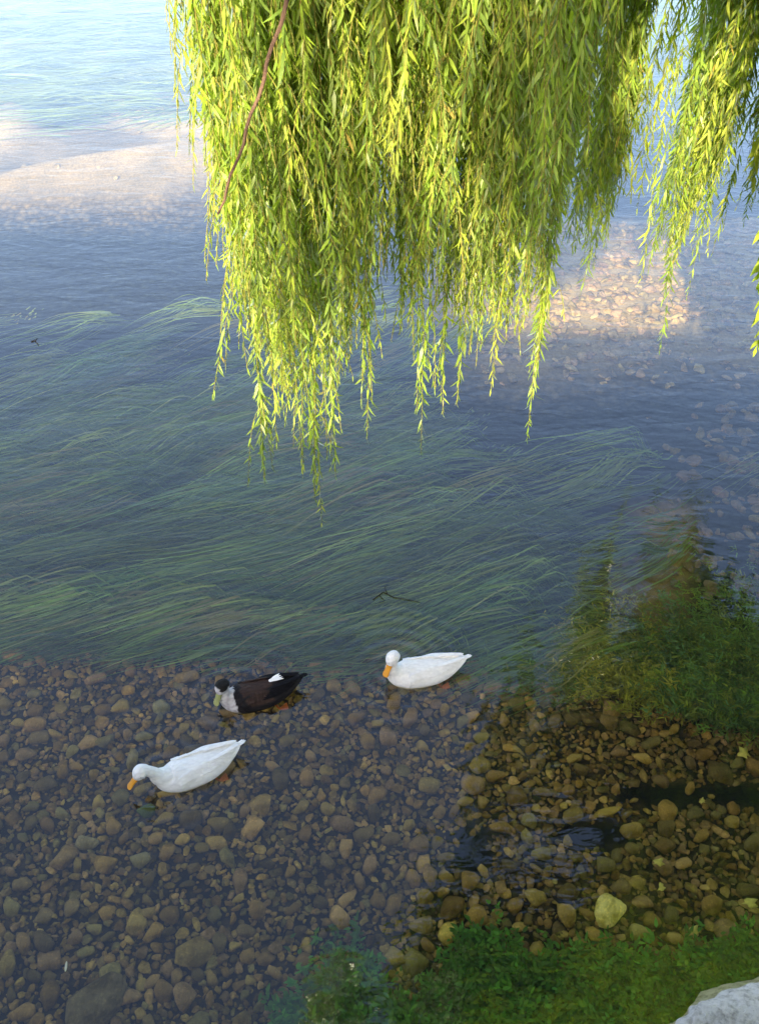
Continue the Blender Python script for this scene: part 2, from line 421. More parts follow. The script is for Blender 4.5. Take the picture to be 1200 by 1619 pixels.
# ---------------------------------------------------------------- streaming eelgrass
def flow_angle(x, y):                       # direction from root to tip, radians
    a = 27 + 15 * sstep(4.6, 6.4, y) - 14 * sstep(8, 11, y)
    return np.radians(180 + a) + .16 * fn(x, y, 1.1) + .06 * fn(x + 3, y, 2.7)
def ribbons(roots, name, label, M=15):
    """roots: list of (x, y, z, length, width, colour, rise, phase, heading offset)"""
    Rt = np.array([q[:5] for q in roots]); col = np.array([q[5] for q in roots]); rise = np.array([q[6] for q in roots])
    ph = np.array([q[7] for q in roots]); ho = np.array([q[8] for q in roots])
    n = len(roots)
    pos = np.zeros((n, M, 3)); pos[:, 0] = Rt[:, :3]
    L = Rt[:, 3] / (M - 1)
    top = Rt[:, 2] + rise
    for i in range(1, M):
        p = pos[:, i - 1]; s = i / (M - 1)
        a = flow_angle(p[:, 0], p[:, 1]) + ho + .10 * np.sin(ph + s * 5.0) + .05 * np.sin(ph * 2.3 + s * 9)
        zz = Rt[:, 2] + rise * sstep(0, .45, np.full(n, s)) + .03 * np.sin(ph * 1.7 + s * 6)
        pos[:, i, 0] = p[:, 0] + np.cos(a) * L; pos[:, i, 1] = p[:, 1] + np.sin(a) * L; pos[:, i, 2] = np.minimum(zz, -.03)
    d = np.gradient(pos, axis=1); d[..., 2] = 0
    side = np.stack([-d[..., 1], d[..., 0], np.zeros((n, M))], -1); side /= np.linalg.norm(side, axis=-1)[..., None] + 1e-9
    tw = rng.uniform(-.6, .6, n)[:, None] + .4 * np.sin(ph[:, None] + np.linspace(0, 6, M))
    side = side * np.cos(tw)[..., None]; side[..., 2] = np.sin(tw)
    s = np.linspace(0, 1, M); w = (Rt[:, 4][:, None] * .5 * (1 - s ** 3) + .0004)[..., None]
    v = np.stack([pos - side * w, pos + side * w], 2).reshape(-1, 3)
    b = (np.arange(n) * M * 2)[:, None] + np.arange(M - 1)[None] * 2
    f = np.stack([b, b + 1, b + 3, b + 2], -1).reshape(-1, 4)
    c = np.repeat(np.clip(col[:, None, :] * (.8 + .35 * s[None, :, None]), 0, 1), 2, axis=1).reshape(-1, 3)
    o = mesh(name, v, [f], M_WEED, col=c); tag(o, label, 'water weed', kind='stuff'); return o
WP = 1.12 * np.array([[.065, .150, .030], [.08, .18, .035], [.12, .20, .045], [.04, .13, .045], [.13, .13, .06], [.13, .24, .07], [.03, .09, .045], [.06, .16, .07]])
roots = []
nt_ = 0
while nt_ < 1200:
    px, py = rng.uniform(-250, 1600), rng.uniform(400, 1090)
    if rng.random() > .15 + .85 * sstep(420, 600, py): continue
    if rng.random() > (py / 1075) ** .2: continue
    q = P(px, py, -.5); x, y = q[0], q[1]
    # roots lie up-right of the tips
    u, w = to_px(x, y, -.5)
    if y < shelf_y(x) + .10: continue
    if w < 660 and u > 740 + 60 * rng.normal(): continue
    if u > 950 and rng.random() < .75: continue
    if u > 940 + 200 * rng.random() and w > 690: continue
    dens = fn(x, y, 1.6)
    if dens + .5 * fn(x * 2.2 + 5, y * 2.2, 2.0) < -.05 and rng.random() < .85: continue
    nt_ += 1
    base = WP[rng.integers(len(WP))] * rng.uniform(.6, 1.25)
    ph = rng.uniform(0, 6.28); L = rng.uniform(.8, 2.0); rise = .04 + .60 * rng.random() ** 1.4 * (1 - .75 * sstep(6.0, 7.2, y)); ho = rng.normal(0, .08)
    for _ in range(rng.integers(14, 34)):
        a = rng.normal(0, .07, 2)
        c = base * rng.uniform(.6, 1.5)
        if rng.random() < .05: c = np.array([.25, .34, .14]) * rng.uniform(.5, 1.1)
        roots.append((x + a[0], y + a[1], bed_z(x, y) + .01, L * rng.uniform(.6, 1.15), rng.uniform(.004, .015), c, rise * rng.uniform(.6, 1.2), ph + rng.normal(0, .18), ho + rng.normal(0, .035)))
# trim those whose tip would run out over the gravel shelf
rt = []
for q in roots:
    a = float(flow_angle(q[0], q[1])) + q[8]; ex, ey = q[0] + math.cos(a) * q[3], q[1] + math.sin(a) * q[3]
    over = shelf_y(ex) - ey
    if over > .26:
        k_ = max(.25, 1 - (over - .18) / max(.05, q[3] * abs(math.sin(a))))
        q = q[:3] + (q[3] * k_,) + q[4:]
    rt.append(q)
ribbons(rt, 'eelgrass', 'long olive green ribbon weed streaming under water across midstream')
# weed far out, top left
roots = []
for _ in range(420):
    px, py = rng.uniform(-200, 1300), rng.uniform(-60, 165)
    q = P(px, py, -.5); x, y = q[0], q[1]
    if 12.2 > y and rng.random() < .7: continue
    base = np.array([.16, .26, .09]) * rng.uniform(.6, 1.3); ph = rng.uniform(0, 6.28)
    L = rng.uniform(1.0, 2.4); rise = rng.uniform(.02, .22)
    for _ in range(14):
        a = rng.normal(0, .15, 2)
        roots.append((x + a[0], y + a[1], bed_z(x, y), L * rng.uniform(.7, 1.1), rng.uniform(.012, .026), base * rng.uniform(.7, 1.3), rise, ph + rng.normal(0, .3), rng.normal(0, .05)))
ribbons(roots, 'eelgrass', 'pale green ribbon weed in the bright far water at the top left', 12)

# ---------------------------------------------------------------- leafy water plants
def leaves(pos, dr, side, L, Wd, curl, col, name, mat, parent=None, wide=.38):
    """lanceolate blades: six points each"""
    n = len(pos)
    up = np.cross(dr, side)
    s = [0, .28, .62, 1.0]
    def pt(t): return pos + dr * (L * t)[:, None] + up * (curl * L * t * t)[:, None]
    v = np.zeros((n, 6, 3)); w = (Wd * .5)[:, None]
    v[:, 0] = pt(0.0); m1 = pt(s[1]); m2 = pt(s[2]); v[:, 5] = pt(1.0)
    v[:, 1] = m1 - side * w; v[:, 2] = m1 + side * w; v[:, 3] = m2 - side * w * .8; v[:, 4] = m2 + side * w * .8
    b = np.arange(n)[:, None] * 6
    tri = np.concatenate([b + [[0, 2, 1]], b + [[3, 4, 5]]]); quad = b + [[1, 2, 4, 3]]
    return mesh(name, v.reshape(-1, 3), [tri, quad], mat, parent, col=np.repeat(col, 6, axis=0), smooth=False)
def unit(a): return a / (np.linalg.norm(a, axis=-1, keepdims=True) + 1e-9)
def plant_bed(pts, hgt, per, leafL, name, label, pal, droop=0., streak=0.):
    pos, dr, sd_, LL, WW, cc = [], [], [], [], [], []
    for (x, y) in pts:
        h = hgt * rng.uniform(.5, 1.2); zb = bed_z(x, y); tint = pal[rng.integers(len(pal))] * rng.uniform(.6, 1.35)
        if streak and 950 < to_px(x, y, -.3)[0] < 1075 + 25 * rng.normal(): tint = np.array([.24, .24, .025]) * rng.uniform(.6, 1.3)  # olive-yellow leaf colour paints the golden reflection column into the weed
        lean = rng.normal(0, .35, 2) + np.array([-streak, -streak * .35])
        k = rng.integers(int(per * .7), int(per * 1.3))
        t = rng.random(k) ** .7
        p = np.stack([x + lean[0] * h * t + rng.normal(0, .012, k), y + lean[1] * h * t + rng.normal(0, .012, k), zb + h * t], -1)
        az = rng.uniform(0, 6.28, k); el = rng.uniform(-.2, .8, k)
        d = np.stack([np.cos(az) * np.cos(el), np.sin(az) * np.cos(el), np.sin(el)], -1)
        d = unit(d + np.array([-streak, -streak * .35, 0]))
        s = unit(np.cross(d, rng.normal(size=(k, 3)) * .35 + np.array([0, 0, 1])))
        pos.append(p); dr.append(d); sd_.append(s); LL.append(leafL * rng.uniform(.6, 1.3, k)); WW.append(leafL * rng.uniform(.35, .55, k) * (1 if streak == 0 else .45))
        cc.append(tint * rng.uniform(.6, 1.4, (k, 1)))
    n_ = sum(len(a) for a in pos)
    o = leaves(np.concatenate(pos), np.concatenate(dr), np.concatenate(sd_), np.concatenate(LL), np.concatenate(WW), rng.uniform(-.3, .3, n_), np.concatenate(cc), name, M_WEED)
    tag(o, label, 'water plants', kind='stuff')
pts = []
while len(pts) < 2300:
    px, py = rng.uniform(400, 1400), rng.uniform(1455, 1700)
    if inpoly(px + rng.normal(0, 8), py + rng.normal(0, 8), BEDPLANT):
        q = P(px, py, -.28); pts.append((q[0], q[1]))
G1 = .72 * np.array([[.035, .24, .018], [.02, .15, .012], [.07, .33, .03], [.035, .26, .04]])
plant_bed(pts, .15, 17, .036, 'starwort', 'bright green leafy water plants carpeting the bottom right edge', G1)
CROW = [(850, 1120), (900, 1040), (950, 990), (1000, 950), (1060, 930), (1110, 900), (1200, 870), (1400, 860), (1400, 1230), (1200, 1170), (1060, 1150), (960, 1115), (880, 1110)]
pts = []
while len(pts) < 2600:
    px, py = rng.uniform(780, 1400), rng.uniform(860, 1230)
    if inpoly(px + rng.normal(0, 14), py + rng.normal(0, 10), CROW) and rng.random() < (.35 + .65 * sstep(860, 1050, px)) * (.12 + .88 * sstep(880, 1020, py)):
        q = P(px, py, -.5); pts.append((q[0], q[1]))
G2 = np.array([[.03, .11, .015], [.06, .17, .02], [.02, .07, .015], [.12, .17, .015], [.04, .15, .06]])
plant_bed(pts, .34, 26, .045, 'crowfoot', 'dark green feathery water weed bed at the right edge', G2, streak=.7)

# ---------------------------------------------------------------- willow
def tube(pts, rad, name, mat, parent=None, K=6, col=None):
    pts = np.array(pts, float); n = len(pts); rad = np.broadcast_to(np.array(rad, float), (n,))
    d = unit(np.gradient(pts, axis=0)); ref = np.array([0, 0, 1.0]) if abs(d[0][2]) < .9 else np.array([1.0, 0, 0])
    a = unit(np.cross(d, ref)); b = np.cross(d, a); t = np.linspace(0, 2 * np.pi, K, endpoint=False)
    v = (pts[:, None] + (a[:, None] * np.cos(t)[None, :, None] + b[:, None] * np.sin(t)[None, :, None]) * rad[:, None, None])
    i = np.arange(n - 1)[:, None] * K; j = np.arange(K)[None]; j2 = (j + 1) % K
    f = np.stack([i + j, i + j2, i + K + j2, i + K + j], -1).reshape(-1, 4)
    vv = v.reshape(-1, 3)
    caps = [np.arange(K)[None, ::-1], (np.arange(K) + (n - 1) * K)[None]]
    if name is None: return vv, f
    return mesh(name, vv, [f] + caps, mat, parent, col=col)
willow = empty('willow_tree', (4.6, .6, 0))
tag(willow, 'weeping willow hanging long yellow green leafy branches over the river', 'tree')
WO = np.array([4.6, .6, 0])
LP = np.array([[.26, .40, .035], [.20, .34, .03], [.32, .44, .04], [.16, .29, .035], [.36, .44, .06], [.24, .38, .07]])
class Branch:
    def __init__(s): s.p, s.d, s.s, s.L, s.W, s.c, s.k = [], [], [], [], [], [], []; s.sv, s.sf, s.n = [], [], 0
    def strand(s, tip, ztop, leafL=.07, step=.017, sway=.05, col=None, lat=(0, 0), thick=.0022, shoots=True, tipcurl=0., wm=1.0):
        Lz = ztop - tip[2]; M = max(6, int(Lz / .08))
        t = np.linspace(0, 1, M)                          # 0 tip, 1 top
        ph = rng.uniform(0, 6.28, 2)
        x = tip[0] + sway * (np.sin(ph[0] + t * 4) - math.sin(ph[0])) * .6 + lat[0] * t + tipcurl * (1 - np.clip(t * 3, 0, 1)) ** 2 * .0
        y = tip[1] + sway * (np.sin(ph[1] + t * 4) - math.sin(ph[1])) * .6 + lat[1] * t
        z = tip[2] + Lz * t
        pts = np.stack([x, y, z], -1) - WO
        vv, f = tube(pts, thick * (.35 + .65 * t), None, None, K=4)
        s.sv.append(vv); s.sf.append(f + s.n); s.n += len(vv)
        def put_leaves(pts_, tt, L0, st):
            seg = np.linalg.norm(np.diff(pts_, axis=0), axis=1); cum = np.concatenate([[0], np.cumsum(seg)])
            k = max(3, int(cum[-1] / st)); u = (np.arange(k) + rng.random(k) * .6) / k * cum[-1]
            p = np.stack([np.interp(u, cum, pts_[:, i]) for i in range(3)], -1)
            az = np.arange(k) * 2.4 + rng.uniform(0, 6.28) + rng.normal(0, .4, k)
            an = rng.uniform(.22, .75, k) * np.where(u < .05, .5, 1)
            d = np.stack([np.cos(az) * np.sin(an), np.sin(az) * np.sin(an), -np.cos(an)], -1)
            sd2 = unit(np.cross(d, rng.normal(size=(k, 3)) * .8 + np.stack([np.cos(az), np.sin(az), 0 * az], -1)))
            s.p.append(p); s.d.append(d); s.s.append(sd2)
            sc = np.clip(.45 + u / .12 * .3, .45, 1) * rng.uniform(.7, 1.2, k)
            s.L.append(L0 * sc); s.W.append(L0 * sc * rng.uniform(.115, .175, k) * wm); s.k.append(rng.normal(.0, .22, k))
            base = (LP[rng.integers(len(LP))] if col is None else col) * rng.uniform(.75, 1.2)
            cc = base * rng.uniform(.65, 1.35, (k, 1))
            cc[rng.random(k) < .006] = np.array([.42, .30, .07])
            s.c.append(np.clip(cc, 0, .9))
        put_leaves(pts, t, leafL, step)
        if shoots:
            for _ in range(max(0, int(Lz * 3.2))):
                q = rng.uniform(.12, .95); i = int(q * (M - 1)); a = rng.uniform(0, 6.28); l = rng.uniform(.10, .26)
                r_ = np.linspace(0, 1, 6)[:, None]
                sh = pts[i] + np.concatenate([np.cos(a) * .07 * np.sqrt(r_), np.sin(a) * .07 * np.sqrt(r_), -l * r_], 1) * (l / .2)
                sh = sh[::-1]
                vv, f = tube(sh, .001, None, None, K=3); s.sv.append(vv); s.sf.append(f + s.n); s.n += len(vv)
                put_leaves(sh, None, leafL * .9, step)
    def build(s, lm=None):
        if not s.p: return
        b = mesh('hanging_branch', np.concatenate(s.sv), [np.concatenate(s.sf)], M_STEM, willow)
        leaves(np.concatenate(s.p), np.concatenate(s.d), np.concatenate(s.s), np.concatenate(s.L), np.concatenate(s.W), np.concatenate(s.k), np.concatenate(s.c), 'leaves', lm or M_LEAF, b)
# long tips one can tell apart: (px, py, distance, strands, spread px, top height)
tips = [(335, 628, 2.6, 1, 2), (415, 765, 2.7, 2, 7), (436, 742, 2.7, 2, 6), (402, 600, 2.6, 3, 14), (455, 660, 2.62, 3, 12), (478, 752, 2.7, 3, 9), (507, 830, 2.72, 1, 3), (500, 790, 2.7, 3, 9), (522, 755, 2.72, 3, 8),
        (580, 695, 2.65, 1, 3), (573, 640, 2.62, 2, 5), (545, 590, 2.6, 3, 10), (636, 520, 2.6, 3, 8), (665, 718, 2.7, 1, 3), (660, 650, 2.66, 2, 6), (650, 570, 2.6, 2, 8), (697, 655, 2.7, 2, 5), (722, 640, 2.7, 2, 6),
        (735, 560, 2.62, 3, 10), (775, 620, 2.66, 1, 4), (765, 545, 2.62, 3, 10), (800, 520, 2.6, 4, 12), (833, 696, 2.7, 1, 2), (838, 640, 2.7, 2, 6), (848, 560, 2.68, 3, 8), (858, 470, 2.6, 4, 10)]
for (px, py, D, k, spr) in tips:
    br = Branch()
    for i in range(k):
        tip = PD(px + rng.normal(0, spr * .5), py - (0 if i == 0 else rng.uniform(5, 60)), D + rng.normal(0, .03))
        lat = (.46, 0) if px == 335 else (rng.normal(0, .03), rng.normal(0, .04))
        br.strand(tip, 4.5, .056, .0140, .035 if px != 335 else .06, lat=lat, shoots=px not in (335, 507, 833))
    br.build()
# the full curtain
env_x = [345, 370, 400, 450, 520, 560, 600, 640, 700, 760, 820, 860, 885]
env_y = [380, 470, 560, 640, 650, 570, 440, 480, 510, 510, 540, 450, 330]
for j in range(48):
    br = Branch(); cx = 352 + (j % 16) / 15 * 525; D0 = 2.20 + .24 * (j // 16) + rng.normal(0, .05)
    for i in range(12):
        x_ = float(np.clip(cx + rng.normal(0, 20), 348, 885)); e = np.interp(x_, env_x, env_y)
        y_ = e * (1 - .75 * rng.random() ** 1.7) - 10
        dp = R(PITCH) + math.atan((y_ - 809.5) / FPX); x_ = max(x_, 600 - 262 * .910 / (math.cos(dp - R(PITCH)) / math.cos(dp)))
        br.strand(PD(x_, y_, D0 + rng.normal(0, .07)), 4.5, .050, .0112, .05, lat=(rng.normal(0, .03), rng.normal(0, .05)))
    br.build()
# right hand branches, farther out and lower over the water
far = [(880, 330, 4.6, 4, 12), (905, 395, 4.8, 4, 10), (915, 470, 4.9, 1, 3), (928, 420, 4.9, 4, 10), (950, 390, 4.9, 5, 12), (965, 330, 4.8, 5, 12), (985, 310, 4.9, 3, 10),
       (1012, 440, 5.3, 1, 3), (1015, 330, 5.2, 1, 6), (1030, 430, 5.4, 2, 6), (1040, 555, 5.6, 1, 3), (1046, 480, 5.6, 3, 6), (1062, 420, 5.5, 4, 9), (1080, 470, 5.6, 1, 4), (1085, 390, 5.5, 4, 9), (1100, 360, 5.4, 5, 10),
       (1120, 300, 5.3, 5, 11), (1128, 400, 5.4, 1, 3), (1142, 250, 5.2, 5, 10), (1148, 290, 5.2, 1, 3), (1165, 190, 5.2, 4, 10), (1176, 352, 5.4, 1, 3), (1180, 290, 5.4, 3, 7), (1195, 330, 5.5, 4, 8), (1215, 380, 5.6, 5, 10), (1240, 400, 5.7, 5, 12)]
for (px, py, D, k, spr) in far:
    br = Branch()
    for i in range(k if k < 3 else 3 * k):
        tip = PD(px + rng.normal(0, spr * .8), py - (0 if i == 0 else abs(rng.normal(0, 80))), D + rng.normal(0, .14))
        br.strand(tip, 4.3, .085, .020, .07, lat=(rng.normal(0, .05), rng.normal(0, .05)))
    br.build()
# the rest of the crown, overhead and to the right (it shows in the water)
LP_D = LP
k = 0
cells = {}
while k < 3000:
    mx, my = rng.uniform(640, 1500), rng.uniform(760, 1800)
    if rng.random() < .4: mx, my = rng.uniform(640, 1230), rng.uniform(1150, 1700)
    if my < 1150 and mx > 1230: continue
    pm = min(mx, 1195), min(my, 1615)
    if not inpoly(pm[0], pm[1], DARK): continue
    D = rng.uniform(4.3, 6.0) if my < 1230 else rng.uniform(3.0, 4.2)
    q = PM(mx, my, D)
    u, w = to_px(*q)
    if q[2] < .5 or (w > -160 and u < (1230 if D > 4.2 else 1330)): continue
    if q[2] > 11: continue
    k += 1
    cells.setdefault((int(q[0] // 1.2), int(q[2] // 1.5)), []).append(q)
for key, qs in cells.items():
    br = Branch()
    for q in qs:
        br.strand(q, q[2] + rng.uniform(.5, 1.1), .13, .020, .08, shoots=False, thick=.003, wm=1.9)
        q2 = q + rng.normal(0, .12, 3); br.strand(q2, q2[2] + rng.uniform(.5, 1.0), .13, .020, .08, shoots=False, thick=.003, wm=1.9)
    br.build(M_LEAF_UP)
# strands farther out on the right, whose yellow green image trembles in the water
br = Branch()
for _ in range(46):
    mx, my = rng.uniform(1035, 1125), rng.uniform(755, 930); q = PM(mx, my, rng.uniform(7.0, 7.8))
    if my < 800 and rng.random() < .5: continue
    if to_px(*q)[0] > 1222: br.strand(q, q[2] + rng.uniform(.8, 1.6), .10, .022, .07)
br.build()
# unseen leaf clumps added behind the viewer, aimed to dapple the curtain with shade
LY = np.array(ldir) / ldir.y
for (px, py, rad, k_) in [(600, 420, .15, 16), (930, 240, .26, 36), (965, 110, .24, 30), (545, 600, .12, 12), (745, 450, .12, 12), (600, 130, .12, 9), (870, 300, .11, 10)]:
    T = PD(px, py, 2.6) - LY * 3.9; br = Branch()
    for _ in range(k_):
        q = T + rng.normal(0, rad * .6, 3) * [1, 1.5, 1] - [0, 0, .15]
        if q[2] > 4.35: br.strand(q, q[2] + .4, .09, .02, .04, shoots=False, wm=1.6)
    br.build()
# unseen crown foliage added overhead to keep the sun off the canopy beyond
for gx in range(6):
    br = Branch()
    for _ in range(150):
        q = np.array([-1.6 + gx * 1.15 + rng.uniform(0, 1.2), rng.uniform(-2.4, .6), 0]); q[2] = 7.1 - .2 * q[1] + 6.0 * rng.random()
        br.strand(q, q[2] + rng.uniform(.7, 1.1), .19, .042, .08, shoots=False, thick=.004, wm=1.8)
    br.build(M_LEAF_UP)
# trunk and limbs, out of the picture
tr = [(0, 0, -.6), (.05, .1, .8), (.0, .3, 2.0), (-.1, .5, 3.2), (-.25, .9, 4.6)]
tube(np.array(tr), [.42, .36, .31, .28, .24], 'trunk', M_BARK, willow, K=16)
for pts, r0 in (([(-.25, .9, 4.5), (-1.5, 1.4, 5.4), (-3.2, 1.8, 5.2), (-5.6, 2.0, 4.7)], .13), ([(-.25, .9, 4.5), (-.6, 2.6, 6.2), (-1.6, 4.2, 7.4), (-2.6, 4.9, 6.6)], .15),
                ([(-.25, .9, 4.5), (.5, 2.8, 6.0), (.6, 4.6, 6.9)], .13), ([(-1.5, 1.4, 5.4), (-2.6, 3.4, 5.4), (-3.4, 4.4, 4.6)], .08), ([(-.25, .9, 4.5), (-1.2, -.6, 7.4), (-3.0, -1.2, 10.5)], .16)):
    P_ = np.array(pts, float); tt = np.linspace(0, len(P_) - 1, 24)
    Q = np.stack([np.interp(tt, np.arange(len(P_)), P_[:, i]) for i in range(3)], -1)
    for _ in range(3): Q[1:-1] = (Q[:-2] + Q[2:] + Q[1:-1]) / 3
    tube(Q, np.linspace(r0, r0 * .25, len(Q)), 'limb', M_BARK, willow, K=10)
# bare reddish twig hanging at the left edge of the curtain
a, m_, b = PD(345, 338, 1.92), PD(405, 175, 1.9), PD(470, -60, 1.9)
tt = np.linspace(0, 1, 16)[:, None]
Q = a * (1 - tt) ** 2 + 2 * m_ * tt * (1 - tt) + b * tt ** 2
Q = Q + .004 * np.sin(tt * 25) * np.array([1, 0, .3]) - WO
o = tube(Q, np.linspace(.0028, .0048, 16), 'bare_twig', M_TWIG, willow, K=6)
o['label'] = 'bare reddish brown twig'

# ---------------------------------------------------------------- ducks
def plume(k):
    """overlapping scales of contour feathers plus fine barbs, as a height"""
    w = k.noise(6, 3, .5, k.coord('Object')); m = k.coord('Object', (30, 62, 40))
    vo = k.n('TexVoronoi', Scale=1.0, Randomness=.8); k.l(m, vo.inputs['Vector'])
    barb = k.noise(1.0, 4, .7, k.coord('Object', (18, 190, 120)))
    return k.math('ADD', k.math('MULTIPLY', vo.outputs['Distance'], .8), k.math('ADD', k.math('MULTIPLY', barb, .18), k.math('MULTIPLY', w, .6))), vo.outputs['Distance']
def m_feather(name, col, amt=.10):
    k = N(name); h, d = plume(k)
    a = tuple(x * (1 - amt) for x in col)
    n = k.noise(7, 4, .6, k.coord('Object'))
    c = k.mix(k.ramp(d, [(.2, col), (.8, a)]), (.80, .74, .62), k.math('MULTIPLY', k.ramp(n, [(.55, (0, 0, 0)), (.75, (1, 1, 1))]), .35)) if col[0] > .5 else k.ramp(d, [(.2, col), (.8, a)])
    k.principled(c, .9, .1, k.bump(h, .55, .010)); return k.m
M_WHITE = m_feather('white_feathers', (.95, .94, .91))
M_BROWN = m_feather('brown_feathers', (.075, .036, .024), .5)
M_BLACK = m_feather('black_feathers', (.010, .010, .013), .3)
M_BILL = plain('orange_bill', (.86, .36, .04), .45, .4)
M_BILL2 = plain('olive_bill', (.33, .35, .13), .45, .4)
M_FOOT = plain('orange_foot', (.45, .12, .03), .6, .3)
M_EYE = plain('dark_eye', (.01, .01, .012), .15, .6)
def m_pied():                                # white breast and face, black cap, brown back, black rear: the drake's own plumage
    k = N('pied_feathers'); c = k.attr(); h, d = plume(k); n = k.noise(1.0, 4, .6, k.coord('Object', (14, 60, 60)))
    c = k.mix(c, k.mix(c, (.72, .68, .70), 1.0, 'MULTIPLY'), k.ramp(d, [(.35, (0, 0, 0)), (.8, (1, 1, 1))]))
    c = k.mix(c, k.mix(c, (.55, .5, .5), 1.0, 'MULTIPLY'), n)
    k.principled(c, .75, .25, k.bump(h, .8, .010)); return k.m
M_PIED = m_pied()
def smooth_path(p, n):
    p = np.array(p, float); t = np.linspace(0, len(p) - 1, n)
    # Catmull-Rom
    out = np.zeros((n, p.shape[1])); pp = np.vstack([2 * p[0] - p[1], p, 2 * p[-1] - p[-2]])
    for i, q in enumerate(t):
        k = min(int(q), len(p) - 2); f = q - k; a, b, c, d = pp[k:k + 4]
        out[i] = .5 * ((2 * b) + (-a + c) * f + (2 * a - 5 * b + 4 * c - d) * f * f + (-a + 3 * b - 3 * c + d) * f ** 3)
    return out
def loft(secs, n, K, name, mat, parent, colf=None, flat=None):
    """secs: (x, y, z, half width, half height)"""
    s = smooth_path(secs, n); c = s[:, :3]; w, h = np.maximum(s[:, 3], .001), np.maximum(s[:, 4], .001)
    d = unit(np.gradient(c, axis=0))
    side = unit(np.cross(np.array([0, 0, 1.0]), d) + 1e-6); 
    for i in range(1, n):                    # keep the frame from flipping where the neck is upright
        q = side[i - 1] - d[i] * (side[i - 1] @ d[i]); q = q / (np.linalg.norm(q) + 1e-9); side[i] = q
    up = np.cross(d, side)
    t = np.linspace(0, 2 * np.pi, K, endpoint=False)
    v = c[:, None] + side[:, None] * (np.cos(t)[None, :, None] * w[:, None, None]) + up[:, None] * (np.sin(t)[None, :, None] * h[:, None, None])
    v = v.reshape(-1, 3)
    i = np.arange(n - 1)[:, None] * K; j = np.arange(K)[None]; j2 = (j + 1) % K
    f = np.stack([i + j, i + j2, i + K + j2, i + K + j], -1).reshape(-1, 4)
    v = np.vstack([v, c[0], c[-1]]); A, B = len(v) - 2, len(v) - 1
    jj = np.arange(K); t1 = np.stack([np.full(K, A), (jj + 1) % K, jj], -1); t2 = np.stack([np.full(K, B), jj + (n - 1) * K, (jj + 1) % K + (n - 1) * K], -1)
    col = colf(v) if colf else None
    return mesh(name, v, [f, t1, t2], mat, parent, col=col)
def wing_mesh(sgn, mat, parent, name='wing', colf=None, z0=.0):
    """folded wing: a thick curved shield of feathers whose tip lies over the rump"""
    n, K = 64, 16; V = []
    for i in range(n):
        u = i / (n - 1)
        xc = .115 - .375 * u
        half = .062 * math.sin(math.pi * min(1, .18 + u * .85)) ** .6 * (1 - .55 * u) + .004
        zc = .052 + .058 * u ** 1.3 + z0
        yo = (.098 - .020 * u - .058 * u ** 2) * sgn
        for j in range(K):
            t = 2 * math.pi * j / K
            a = math.cos(t) * half; b = math.sin(t) * (.017 * (1 - .55 * u))
            # wraps over the back: the upper edge leans inward
            lean = a * .75
            sc = .0035 * ((u * 7 + .6 * math.cos(t)) % 1.0)
            V.append((xc - abs(a) * .15, yo - sgn * max(0, lean) * .9 + sgn * (b + sc), zc + a * .95))
    V = np.array(V); i = np.arange(n - 1)[:, None] * K; j = np.arange(K)[None]; j2 = (j + 1) % K
    f = np.stack([i + j, i + j2, i + K + j2, i + K + j], -1).reshape(-1, 4)
    caps = [np.arange(K)[None, ::-1], (np.arange(K) + (n - 1) * K)[None]]
    return mesh(name, V, [f] + caps, mat, parent, col=colf(V) if colf else None)
def ellipsoid(c, r, name, mat, parent, base=ICO, f=ICOF, col=None):
    return mesh(name, base * np.array(r) + np.array(c), [f], mat, parent, col=col)
